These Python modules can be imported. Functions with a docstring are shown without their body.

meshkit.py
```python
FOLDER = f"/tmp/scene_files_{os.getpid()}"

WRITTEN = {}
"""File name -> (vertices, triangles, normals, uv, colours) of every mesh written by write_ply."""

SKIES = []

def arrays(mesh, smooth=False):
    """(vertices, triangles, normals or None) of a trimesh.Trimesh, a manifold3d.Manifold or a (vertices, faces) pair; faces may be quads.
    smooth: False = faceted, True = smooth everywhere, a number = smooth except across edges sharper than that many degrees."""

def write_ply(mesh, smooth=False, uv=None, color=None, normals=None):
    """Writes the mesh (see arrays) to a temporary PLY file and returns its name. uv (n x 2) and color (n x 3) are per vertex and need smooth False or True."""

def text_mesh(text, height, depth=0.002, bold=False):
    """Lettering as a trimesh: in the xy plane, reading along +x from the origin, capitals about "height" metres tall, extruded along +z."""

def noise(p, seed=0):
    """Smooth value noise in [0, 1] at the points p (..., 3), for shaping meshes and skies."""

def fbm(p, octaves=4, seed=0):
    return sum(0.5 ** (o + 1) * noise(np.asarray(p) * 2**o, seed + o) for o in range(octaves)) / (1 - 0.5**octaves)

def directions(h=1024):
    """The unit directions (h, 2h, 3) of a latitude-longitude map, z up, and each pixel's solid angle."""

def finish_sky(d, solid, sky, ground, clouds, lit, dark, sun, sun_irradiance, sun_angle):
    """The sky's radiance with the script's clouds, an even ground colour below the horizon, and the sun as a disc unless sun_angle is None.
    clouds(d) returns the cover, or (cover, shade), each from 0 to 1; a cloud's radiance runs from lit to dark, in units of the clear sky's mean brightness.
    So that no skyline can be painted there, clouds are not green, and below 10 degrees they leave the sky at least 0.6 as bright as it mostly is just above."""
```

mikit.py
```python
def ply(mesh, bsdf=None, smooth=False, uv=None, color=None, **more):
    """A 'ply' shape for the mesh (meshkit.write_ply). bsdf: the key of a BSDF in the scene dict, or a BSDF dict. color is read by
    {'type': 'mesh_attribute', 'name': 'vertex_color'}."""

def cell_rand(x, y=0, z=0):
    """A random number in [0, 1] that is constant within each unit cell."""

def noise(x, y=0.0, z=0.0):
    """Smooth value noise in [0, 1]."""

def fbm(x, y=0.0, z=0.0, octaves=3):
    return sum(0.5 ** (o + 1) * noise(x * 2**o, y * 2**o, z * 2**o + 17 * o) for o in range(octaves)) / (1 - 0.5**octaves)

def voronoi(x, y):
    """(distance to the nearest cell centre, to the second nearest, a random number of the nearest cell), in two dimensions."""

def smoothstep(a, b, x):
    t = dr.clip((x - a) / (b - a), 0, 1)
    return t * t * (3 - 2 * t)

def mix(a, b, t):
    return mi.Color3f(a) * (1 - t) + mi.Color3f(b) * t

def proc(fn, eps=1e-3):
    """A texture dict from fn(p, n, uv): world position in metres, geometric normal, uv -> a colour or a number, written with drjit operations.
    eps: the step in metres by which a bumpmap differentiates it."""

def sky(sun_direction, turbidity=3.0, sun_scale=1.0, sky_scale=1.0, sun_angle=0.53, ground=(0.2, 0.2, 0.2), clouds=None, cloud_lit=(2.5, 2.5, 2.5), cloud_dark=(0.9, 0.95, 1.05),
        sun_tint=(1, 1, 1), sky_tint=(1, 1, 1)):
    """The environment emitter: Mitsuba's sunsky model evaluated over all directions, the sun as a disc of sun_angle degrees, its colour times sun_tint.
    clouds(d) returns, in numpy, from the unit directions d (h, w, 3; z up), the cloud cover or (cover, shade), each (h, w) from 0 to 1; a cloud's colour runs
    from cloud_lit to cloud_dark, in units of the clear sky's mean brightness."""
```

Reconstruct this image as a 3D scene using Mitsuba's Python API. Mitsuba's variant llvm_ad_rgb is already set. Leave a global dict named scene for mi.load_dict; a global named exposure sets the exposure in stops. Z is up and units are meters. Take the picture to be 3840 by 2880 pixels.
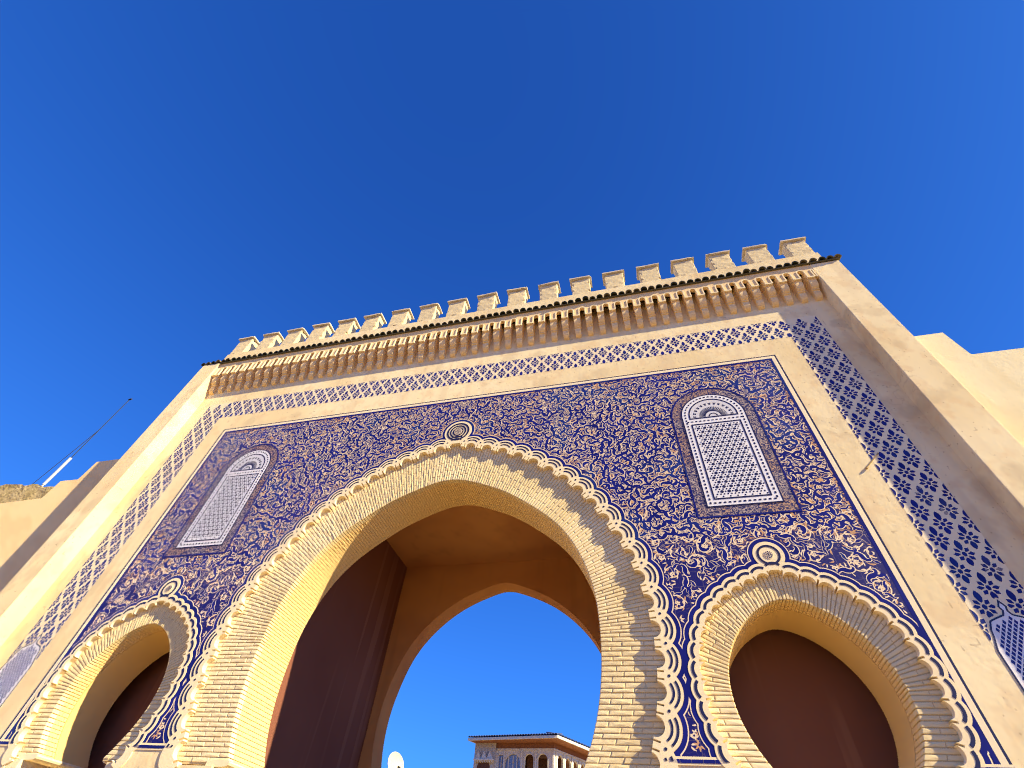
import math, random
import numpy as np, trimesh, mitsuba as mi, drjit as dr
import shapely
from shapely import affinity
from shapely.geometry import Polygon, Point, LineString, box as sbox, MultiPolygon
from shapely.ops import unary_union
import mikit, meshkit
from mikit import noise, fbm, smoothstep, mix, proc
random.seed(7); RNG = np.random.default_rng(7)
scene, labels = {}, {}
scene['type'] = 'scene'

# ------------------------------------------------------------------ camera, sky, exposure
RC = np.array([[0.9696177, 0.2348886, 0.0683286], [-0.1345873, 0.7454746, -0.6528047], [-0.2042736, 0.6237748, 0.7544384]])
EYE = np.array([3.0158, -6.1929, 1.6])
M = np.eye(4); M[:3, 0] = -RC[0]; M[:3, 1] = -RC[1]; M[:3, 2] = RC[2]; M[:3, 3] = EYE
scene['camera'] = {'type': 'perspective', 'fov': 94.551, 'fov_axis': 'x', 'near_clip': 0.05, 'far_clip': 2000.0,
                   'to_world': mi.ScalarTransform4f(M.tolist())}
SUN = (0.99, -0.28, 0.64)
scene['sky'] = mikit.sky(SUN, turbidity=2.2, sky_scale=0.87, sun_scale=2.2, sky_tint=(0.29, 0.92, 2.25), sun_tint=(0.97, 0.985, 0.83), ground=(0.26, 0.185, 0.10))
exposure = 1.95

# ------------------------------------------------------------------ materials
def rgbtex(fn, eps=1e-3): return proc(fn, eps)

def plaster_col(p, n, uv):
    a = fbm(p.x * 0.9 + p.y * 0.7, p.z * 0.8, 3.1, 3)
    b = fbm(p.x * 6.0 + p.y * 5.0, p.z * 5.0, 1.0, 3)
    st = fbm(p.x * 5.5 + p.y * 5.5, p.z * 0.55, 7.0, 2)
    c = mix((0.68, 0.56, 0.335), (0.76, 0.66, 0.43), smoothstep(0.3, 0.7, a))
    c = mix(c, (0.60, 0.41, 0.22), 0.35 * smoothstep(0.5, 0.8, b))
    c = mix(c, (0.58, 0.46, 0.30), 0.35 * smoothstep(0.56, 0.82, st))
    ck = dr.abs(fbm(p.x * 1.9 + p.y, p.z * 1.7, 12.0, 4) - 0.5)
    cm = smoothstep(0.60, 0.72, noise(p.x * 0.7, p.z * 0.8 + p.y, 21.0))
    c = mix(c, (0.46, 0.36, 0.22), 0.28 * cm * smoothstep(0.007, 0.002, ck))
    gr = fbm(p.x * 2.4 + p.y * 2.0, p.z * 2.1, 31.0, 4)
    c = mix(c, (0.50, 0.40, 0.25), 0.40 * smoothstep(0.58, 0.74, gr))
    sp = noise(p.x * 23.0 + p.y * 19.0, p.z * 21.0, 4.0)
    return mix(c, (0.36, 0.27, 0.16), 0.5 * smoothstep(0.90, 0.97, sp))

def plaster_bump(p, n, uv):
    return (fbm(p.x * 4.0 + p.y * 3.0, p.z * 4.0, p.y * 2.0, 3) * 0.6 + 0.22 * noise(p.x * 28, p.z * 26, p.y * 28))

def brick_col(p, n, uv):
    a = fbm(p.x * 1.3, p.z * 1.3, 2.0, 2)
    b = fbm(p.x * 13.0, p.z * 17.0, p.y * 6.0, 3)
    c = mix((0.67, 0.56, 0.325), (0.76, 0.66, 0.42), smoothstep(0.3, 0.7, a))
    return mix(c, (0.54, 0.41, 0.22), 0.5 * smoothstep(0.52, 0.78, b))

def rough_bump(p, n, uv):
    return fbm(p.x * 22, p.z * 26, p.y * 20, 3)

def tan_col(p, n, uv):
    a = fbm(p.x * 0.8, p.z * 0.8, 3.0, 3); d = fbm(p.x * 1.6 + p.z * 2.2, p.z * 0.9 - p.x * .4, 5.0, 3)
    return mix(mix((0.70, 0.515, 0.27), (0.75, 0.59, 0.34), a), (0.62, 0.44, 0.225), 0.5 * smoothstep(0.5, 0.75, d))

def yellow_col(p, n, uv):
    a = fbm(p.x * 0.8, p.z * 0.8, 8.0, 3); d = fbm(p.x * 4.0, p.z * 0.6, 5.0, 3)
    return mix(mix((0.73, 0.65, 0.42), (0.78, 0.71, 0.49), a), (0.64, 0.53, 0.30), 0.4 * smoothstep(0.52, 0.8, d))

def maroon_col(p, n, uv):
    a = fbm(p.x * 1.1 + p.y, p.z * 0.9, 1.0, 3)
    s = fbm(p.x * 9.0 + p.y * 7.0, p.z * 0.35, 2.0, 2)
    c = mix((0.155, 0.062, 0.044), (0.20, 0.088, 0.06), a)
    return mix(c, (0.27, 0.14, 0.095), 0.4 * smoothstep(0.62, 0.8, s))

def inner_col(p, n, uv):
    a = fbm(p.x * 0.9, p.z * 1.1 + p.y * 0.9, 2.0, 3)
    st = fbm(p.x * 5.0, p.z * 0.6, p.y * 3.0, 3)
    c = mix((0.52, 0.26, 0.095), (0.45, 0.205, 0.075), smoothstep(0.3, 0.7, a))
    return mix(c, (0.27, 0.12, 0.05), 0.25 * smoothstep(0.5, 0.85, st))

def stone_col(p, n, uv):
    a = fbm(p.x * 3.0, p.z * 3.0, p.y * 3.0, 3)
    b = fbm(p.x * 11.0, p.z * 11.0, p.y * 11.0, 2)
    c = mix((0.30, 0.24, 0.12), (0.46, 0.38, 0.22), smoothstep(0.3, 0.7, a))
    return mix(c, (0.20, 0.16, 0.08), 0.7 * smoothstep(0.5, 0.75, b))

def ground_col(p, n, uv):
    a = fbm(p.x * 0.7, p.y * 0.7, 0.0, 3)
    j = dr.maximum(smoothstep(0.47, 0.5, dr.abs(p.x * 2.5 - dr.floor(p.x * 2.5) - 0.5)), smoothstep(0.47, 0.5, dr.abs(p.y * 2.5 - dr.floor(p.y * 2.5) - 0.5)))
    return mix(mix((0.25, 0.175, 0.09), (0.31, 0.22, 0.12), a), (0.2, 0.16, 0.12), 0.7 * j)

def panel_col(p, n, uv):
    # incised tile: fine cut terracotta and blue glaze lines, faint tile joints
    x = dr.abs(p.x); z = p.z
    wx = x + 0.10 * (fbm(x * 6.0, z * 6.0, 1.0, 2) - 0.5)
    wz = z + 0.10 * (fbm(x * 6.0, z * 6.0, 9.0, 2) - 0.5)
    t = fbm(wx * 15.0, wz * 15.0, 5.0, 2)
    l = dr.abs(dr.sin(t * 11.0))
    warm = fbm(x * 2.2, z * 2.2, 3.0, 2)
    ter = mix((0.60, 0.46, 0.32), (0.56, 0.32, 0.15), smoothstep(0.46, 0.62, warm))
    low = smoothstep(5.6, 4.9, z) * smoothstep(2.6, 3.2, x)
    k = 0.30 * low
    c = mix((0.009, 0.010, 0.135), ter, smoothstep(0.77 + k * .7, 0.93 + k * .5, l))
    g = dr.maximum(smoothstep(0.485, 0.5, dr.abs(x * 5.0 - dr.floor(x * 5.0) - 0.5)), smoothstep(0.485, 0.5, dr.abs(z * 5.0 - dr.floor(z * 5.0) - 0.5)))
    return mix(c, (0.30, 0.26, 0.24), 0.45 * g)

def surround_col(p, n, uv):
    x = dr.abs(p.x); z = p.z
    wx = x + 0.06 * (fbm(x * 14.0, z * 14.0, 1.0, 2) - 0.5)
    t = fbm(wx * 26.0, z * 26.0, 5.0, 2)
    l = dr.abs(dr.sin(t * 11.0))
    c = mix((0.022, 0.02, 0.10), mix((0.40, 0.32, 0.29), (0.43, 0.27, 0.17), smoothstep(0.45, 0.7, fbm(x * 3.0, z * 3.0, 8.0, 2))), smoothstep(0.70, 0.92, l))
    return c

def blue_col(p, n, uv):
    a = noise(p.x * 5.0, p.z * 5.0, 2.0); b = fbm(p.x * 2.0, p.z * 2.0, 6.0, 2)
    c = mix((0.007, 0.008, 0.125), (0.013, 0.016, 0.20), a)
    return mix(c, (0.018, 0.045, 0.20), 0.5 * smoothstep(0.55, 0.75, b))

def worn_blue(p, n, uv):
    a = fbm(p.x * 14.0, p.z * 14.0, 2.0, 3)
    c = mix((0.012, 0.016, 0.12), (0.03, 0.04, 0.19), noise(p.x * 5.0, p.z * 5.0, 4.0))
    return mix(c, (0.40, 0.33, 0.25), 0.75 * smoothstep(0.66, 0.74, a))

def twosided(b): return {'type': 'twosided', 'bsdf': b}
def bump(b, fn, scale, eps=2e-3): return {'type': 'bumpmap', 'arbitrary': proc(fn, eps), 'scale': scale, 'bsdf': b}
def prin(col, rough=0.85, spec=0.3, **k):
    return {'type': 'principled', 'base_color': col if isinstance(col, dict) else {'type': 'rgb', 'value': list(col)}, 'roughness': rough, 'specular': spec, **k}
MAT = {
    'm_plaster': bump(prin(rgbtex(plaster_col), 0.95, 0.1), plaster_bump, 0.006),
    'm_trim': bump(prin((0.75, 0.645, 0.43), 0.92, 0.12), plaster_bump, 0.004),
    'm_yellow': bump(prin(rgbtex(yellow_col), 0.92, 0.12), plaster_bump, 0.008),
    'm_ochre': prin((0.66, 0.46, 0.185), 0.9, 0.1),
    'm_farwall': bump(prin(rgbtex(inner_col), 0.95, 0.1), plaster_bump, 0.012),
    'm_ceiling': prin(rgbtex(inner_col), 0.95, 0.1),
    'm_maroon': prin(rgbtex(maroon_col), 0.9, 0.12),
    'm_brick': bump(prin(rgbtex(brick_col), 0.92, 0.12), rough_bump, 0.0022),
    'm_reveal': bump(prin((0.69, 0.515, 0.245), 0.92, 0.12), rough_bump, 0.0015),
    'm_lunette': prin((0.58, 0.585, 0.63), 0.5, 0.3),
    'm_corbel': prin((0.74, 0.56, 0.31), 0.92, 0.1),
    'm_merlon': bump(prin((0.60, 0.505, 0.32), 0.95, 0.1), rough_bump, 0.0015),
    'm_cap': prin((0.55, 0.49, 0.40), 0.95, 0.1),
    'm_tan': bump(prin(rgbtex(tan_col), 0.95, 0.1), plaster_bump, 0.008),
    'm_mortar': prin((0.52, 0.40, 0.22), 1.0, 0.05),
    'm_panel': prin(rgbtex(panel_col), 0.5, 0.15),
    'm_surround': prin(rgbtex(surround_col), 0.5, 0.3),
    'm_blue': prin(rgbtex(blue_col), 0.30, 0.18),
    'm_blue_worn': prin(rgbtex(worn_blue), 0.45, 0.2),
    'm_dark': prin((0.016, 0.013, 0.05), 0.3, 0.5),
    'm_cream': prin((0.74, 0.61, 0.43), 0.6, 0.3),
    'm_terra': prin((0.52, 0.30, 0.16), 0.7, 0.2),
    'm_white': prin((0.75, 0.655, 0.455), 0.6, 0.25),
    'm_lattice': prin((0.70, 0.705, 0.74), 0.5, 0.35),
    'm_rooftile': prin((0.085, 0.080, 0.045), 0.4, 0.4),
    'm_rooftile_dark': prin((0.045, 0.05, 0.028), 0.35, 0.4),
    'm_rooftile_pale': prin((0.15, 0.13, 0.075), 0.6, 0.3),
    'm_bluetile': prin((0.06, 0.08, 0.16), 0.4, 0.4),
    'm_stone': bump(prin(rgbtex(stone_col), 1.0, 0.05), rough_bump, 0.03),
    'm_ground': prin(rgbtex(ground_col), 0.95, 0.1),
    'm_wood': prin((0.30, 0.13, 0.06), 0.7, 0.2),
    'm_pavwall': prin((0.52, 0.47, 0.39), 0.9, 0.1),
    'm_pavtrim': prin((0.66, 0.62, 0.54), 0.8, 0.2),
    'm_inside': prin((0.12, 0.06, 0.04), 0.9, 0.1),
    'm_glass': prin((0.20, 0.26, 0.42), 0.15, 0.6),
    'm_metal': prin((0.38, 0.42, 0.46), 0.5, 0.4),
    'm_rust': prin((0.34, 0.24, 0.12), 0.8, 0.2),
    'm_darkmetal': prin((0.025, 0.028, 0.04), 0.6, 0.2),
    'm_dish': prin((0.50, 0.48, 0.40), 0.5, 0.4),
    'm_concrete': prin((0.40, 0.36, 0.30), 0.95, 0.1),
}
for k_, v_ in MAT.items(): scene[k_] = {**twosided(v_), 'id': k_}

# ------------------------------------------------------------------ helpers
def numbered(name):
    if name not in scene and name not in TAKEN: TAKEN.add(name); return name
    k = 1
    while f'{name}_{k:03d}' in scene or f'{name}_{k:03d}' in TAKEN: k += 1
    TAKEN.add(f'{name}_{k:03d}'); return f'{name}_{k:03d}'
TAKEN = set()
def thing(name, label, cat, group=None):
    key = numbered(name); labels[key] = {'label': label, 'category': cat, 'kind': 'thing'}
    if group: labels[key]['group'] = group
    return key
def obj(name, mesh, mat, parent=None, smooth=False, label=None, kind=None, to_world=None):
    key = numbered((parent + '__' if parent else '') + name)
    d = mesh if isinstance(mesh, dict) else mikit.ply(mesh, mat, smooth=smooth)
    d = dict(d)
    if to_world is not None: d['to_world'] = to_world
    scene[key] = d
    if label or kind:
        labels[key] = {}
        if label: labels[key]['label'] = label
        if kind: labels[key]['kind'] = kind
    return key
def polys(g):
    if g.is_empty: return []
    if g.geom_type == 'Polygon': return [g]
    return [p for p in getattr(g, 'geoms', []) for p in polys(p)]
def extr(g, y0, y1):
    """shapely shape in (X, Z) extruded from the front y0 to the back y1"""
    out = []
    for p in polys(g):
        if p.area < 1e-7: continue
        m = trimesh.creation.extrude_polygon(p, y1 - y0, engine='earcut')
        v = np.array(m.vertices); m.vertices = np.stack([v[:, 0], y1 - v[:, 2], v[:, 1]], 1)
        out.append(m)
    return cat(out)
def cat(ms):
    ms = [m for m in ms if m is not None and len(m.faces)]
    return trimesh.util.concatenate(ms) if len(ms) > 1 else ms[0]
def bx(x0, x1, y0, y1, z0, z1):
    m = trimesh.creation.box((x1 - x0, y1 - y0, z1 - z0)); m.apply_translation(((x0 + x1) / 2, (y0 + y1) / 2, (z0 + z1) / 2)); return m
def cbx(x0, x1, y0, y1, z0, z1, c=0.015):
    """box with chamfered edges"""
    v = [((x1 if a else x0) + (-c if a else c) * (k != 0), (y1 if b else y0) + (-c if b else c) * (k != 1), (z1 if d else z0) + (-c if d else c) * (k != 2))
         for a in (0, 1) for b in (0, 1) for d in (0, 1) for k in range(3)]
    return trimesh.convex.convex_hull(np.array(v))
def cyl(p, q, r, sides=10):
    return trimesh.creation.cylinder(r, segment=[p, q], sections=sides)
def trans(x, y, z): return mi.ScalarTransform4f().translate([x, y, z])

# ------------------------------------------------------------------ arch curves (X, Z)
def curve(tab, n=400, soft=0.0):
    """half table apex -> foot, smooth, returns dense points from left foot over the apex to the right foot"""
    from scipy.interpolate import PchipInterpolator
    t = np.array(tab, float); s = np.r_[0, np.cumsum(np.linalg.norm(np.diff(t, axis=0), axis=1))]
    from scipy.interpolate import make_smoothing_spline
    u = np.linspace(0, s[-1], n)
    fx, fz = make_smoothing_spline(s, t[:, 0], lam=0.0015), make_smoothing_spline(s, t[:, 1], lam=0.0015)
    h = np.stack([fx(u), fz(u)], 1); h[:, 0] -= h[0, 0] * (1 - u / s[-1]); h[:, 0] = np.maximum(h[:, 0], 0)
    if soft > 0:   # round the crown: smooth the height over the mirrored curve near the apex
        from scipy.ndimage import gaussian_filter1d
        zz = np.r_[h[::-1, 1], h[1:, 1]]; zs = gaussian_filter1d(zz, soft / (s[-1] / n))[n - 1:]
        w = np.exp(-(u / (2.2 * soft)) ** 2); h[:, 1] = h[:, 1] * (1 - w) + (zs + .0) * w
    return h
def full(h): return np.vstack([(h * [-1, 1])[::-1], h[1:]])
MIN = curve([(0, 6.80), (.3, 6.72), (.62, 6.59), (1.0, 6.42), (1.32, 6.21), (1.62, 5.98), (1.92, 5.70), (2.13, 5.41), (2.27, 5.12), (2.37, 4.84), (2.435, 4.5), (2.455, 4.2), (2.455, 3.92), (2.43, 3.58), (2.38, 3.3), (2.31, 3.05), (2.21, 2.80), (2.16, 2.70)], soft=.22)
MDOT = curve([(0, 7.62), (.5, 7.49), (.828, 7.383), (1.15, 7.243), (1.46, 7.069), (1.757, 6.85), (2.009, 6.65), (2.262, 6.40), (2.60, 5.95), (2.83, 5.52), (2.985, 5.22), (3.083, 4.92), (3.165, 4.559), (3.208, 4.222), (3.212, 3.861), (3.182, 3.502), (3.11, 3.152), (3.02, 2.86), (2.93, 2.60)])
SIN = curve([(0, 4.45), (.2, 4.40), (.37, 4.29), (.56, 4.13), (.70, 3.94), (.79, 3.75), (.835, 3.55), (.84, 3.4), (.815, 3.2), (.75, 3.0), (.65, 2.83), (.56, 2.70)], soft=.12)
SDOT = curve([(0, 4.81), (.3, 4.72), (.57, 4.585), (.79, 4.425), (.975, 4.22), (1.10, 3.955), (1.155, 3.7), (1.165, 3.45), (1.145, 3.2), (1.09, 3.0), (1.03, 2.85), (.92, 2.62)])
SX = 4.67
def resample(c, ds=None, n=None):
    s = np.r_[0, np.cumsum(np.linalg.norm(np.diff(c, axis=0), axis=1))]
    n = n or int(round(s[-1] / ds)); u = np.linspace(0, s[-1], n + 1)
    return np.stack([np.interp(u, s, c[:, 0]), np.interp(u, s, c[:, 1])], 1)
class Curve:
    def __init__(self, h, cx=0):
        self.c = full(h) + [cx, 0]
        self.s = np.r_[0, np.cumsum(np.linalg.norm(np.diff(self.c, axis=0), axis=1))]; self.L = self.s[-1]
    def at(self, s, n=0.0):
        p = np.array([np.interp(s, self.s, self.c[:, 0]), np.interp(s, self.s, self.c[:, 1])])
        e = 0.06
        a, b = max(s - e, 0), min(s + e, self.L)
        t = np.array([np.interp(b, self.s, self.c[:, 0]) - np.interp(a, self.s, self.c[:, 0]), np.interp(b, self.s, self.c[:, 1]) - np.interp(a, self.s, self.c[:, 1])])
        t /= np.linalg.norm(t); nn = np.array([-t[1], t[0]])
        return p + n * nn, t, nn

def arch_shape(h, cx, foot):
    c = full(h) + [cx, 0]
    return Polygon(np.vstack([c, [[c[-1, 0], foot], [c[0, 0], foot]]])).buffer(0)
ARCHES = [('main', MIN, MDOT, 0.0), ('side', SIN, SDOT, SX), ('side', SIN, SDOT, -SX)]

# ------------------------------------------------------------------ scalloped bands
def scallop(kind, dot, cx):
    C = Curve(dot, cx)
    if kind == 'main':
        nl = 39; nc, rh, ro, arcs, inner, halfw = -.085, .10, .240, [(.128, .150, 44), (.186, .209, 40)], -.12, .06
    else:
        nl = 29; nc, rh, ro, arcs, inner, halfw = -.080, .085, .172, [(.106, .136, 42)], -.12, .03
    pitch = C.L / nl
    dense = [C.at(s) for s in np.linspace(0, C.L, 600)]
    strip = Polygon([p + n * halfw for p, t, n in dense] + [p + n * inner for p, t, n in dense[::-1]]).buffer(0)
    band, cuts, ink = [strip], [], []
    for i in range(nl):
        s = (i + .5) * pitch
        o, t, n = C.at(s, nc); oh = C.at(s, inner)[0]
        band.append(Point(o).buffer(ro, 24).intersection(Polygon([o - t * pitch * .62 , o - t * pitch * .62 + n * 1., o + t * pitch * .62 + n * 1., o + t * pitch * .62])))
        cuts.append(Point(oh).buffer(rh, 20))
        for r0, r1, half in arcs:
            a = np.radians(np.linspace(-half, half, 14))
            d = [math.sin(x) * t + math.cos(x) * n for x in a]
            ink.append(Polygon([o + r1 * q for q in d] + [o + r0 * q for q in d[::-1]]))
    for i in range(nl + 1):
        p, t, n = C.at(min(max(i * pitch, .02), C.L - .02), .01)
        if kind == 'main':
            ink.append(Polygon([p + .016 * (math.cos(a) * t + math.sin(a) * n) for a in np.arange(6) * math.pi / 3]))
            for sgn in (-1, 1):
                q = p + sgn * .040 * t
                cuts.append(LineString([q - n * .055, q - n * .15]).buffer(.010, cap_style=2))
        else:
            cuts.append(LineString([p - n * .045, p - n * .16]).buffer(.011, cap_style=2))
    foot = 2.56
    g = unary_union(band).difference(unary_union(cuts)).intersection(sbox(-9, foot, 9, 9))
    ink = [q.intersection(sbox(-9, 2.825, 9, 9)) for q in ink]
    return g.buffer(.004).buffer(-.004), [q for q in ink if q.area > 1e-4]
BANDS = [scallop(k, d, cx) for k, i, d, cx in ARCHES]
BANDS[2] = (affinity.scale(BANDS[1][0], -1, 1, origin=(0, 0)), [affinity.scale(q, -1, 1, origin=(0, 0)) for q in BANDS[1][1]])
# medallions on the crowns
MEDAL = [(0.0, 7.86, .275), (SX, 4.965, .185), (-SX, 4.965, .185)]
MEDSHAPE = [Point(x, z).buffer(r, 32).union(Polygon([(x - r * .8, z - r * .5), (x + r * .8, z - r * .5), (x + r * .75, z - r * 1.1), (x - r * .75, z - r * 1.1)])) for x, z, r in MEDAL]
FILL = [unary_union([arch_shape(d, cx, -1.0), b[0]]) for (k, i, d, cx), b in zip(ARCHES, BANDS)]
HOLES = unary_union(FILL + MEDSHAPE)
BODY_CUT = unary_union([arch_shape(d, cx, -1.0) for k, i, d, cx in ARCHES])

# ================================================================== THE GATE
gate = thing('city_gate', 'ornate blue tiled city gate with one tall and two small horseshoe arches', 'gate')
TOPZ = 12.29
def rounded_body():
    return extr(sbox(-8.03, -.2, 8.03, TOPZ).difference(BODY_CUT), 0.0, .85)
obj('wall', rounded_body(), 'm_plaster', gate)
# frame pilasters standing proud on both sides
for sx in (-1, 1):
    dd = -.28 if sx > 0 else -.33
    x0, x1 = sorted((sx * 7.47, sx * 8.03))
    m = cbx(x0, x1, dd, 0.02, -.2, 11.355, .012)
    m2 = bx(x0 + .002, x1 - .002, .85, 4.45, -.2, TOPZ - .01)
    obj('pilaster', m, 'm_plaster', gate)
    obj('return_wall', bx(min(sx * 8.0, sx * 7.2), max(sx * 8.0, sx * 7.2), .852, 4.452, -.2, TOPZ - .02), 'm_plaster', gate)

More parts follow.
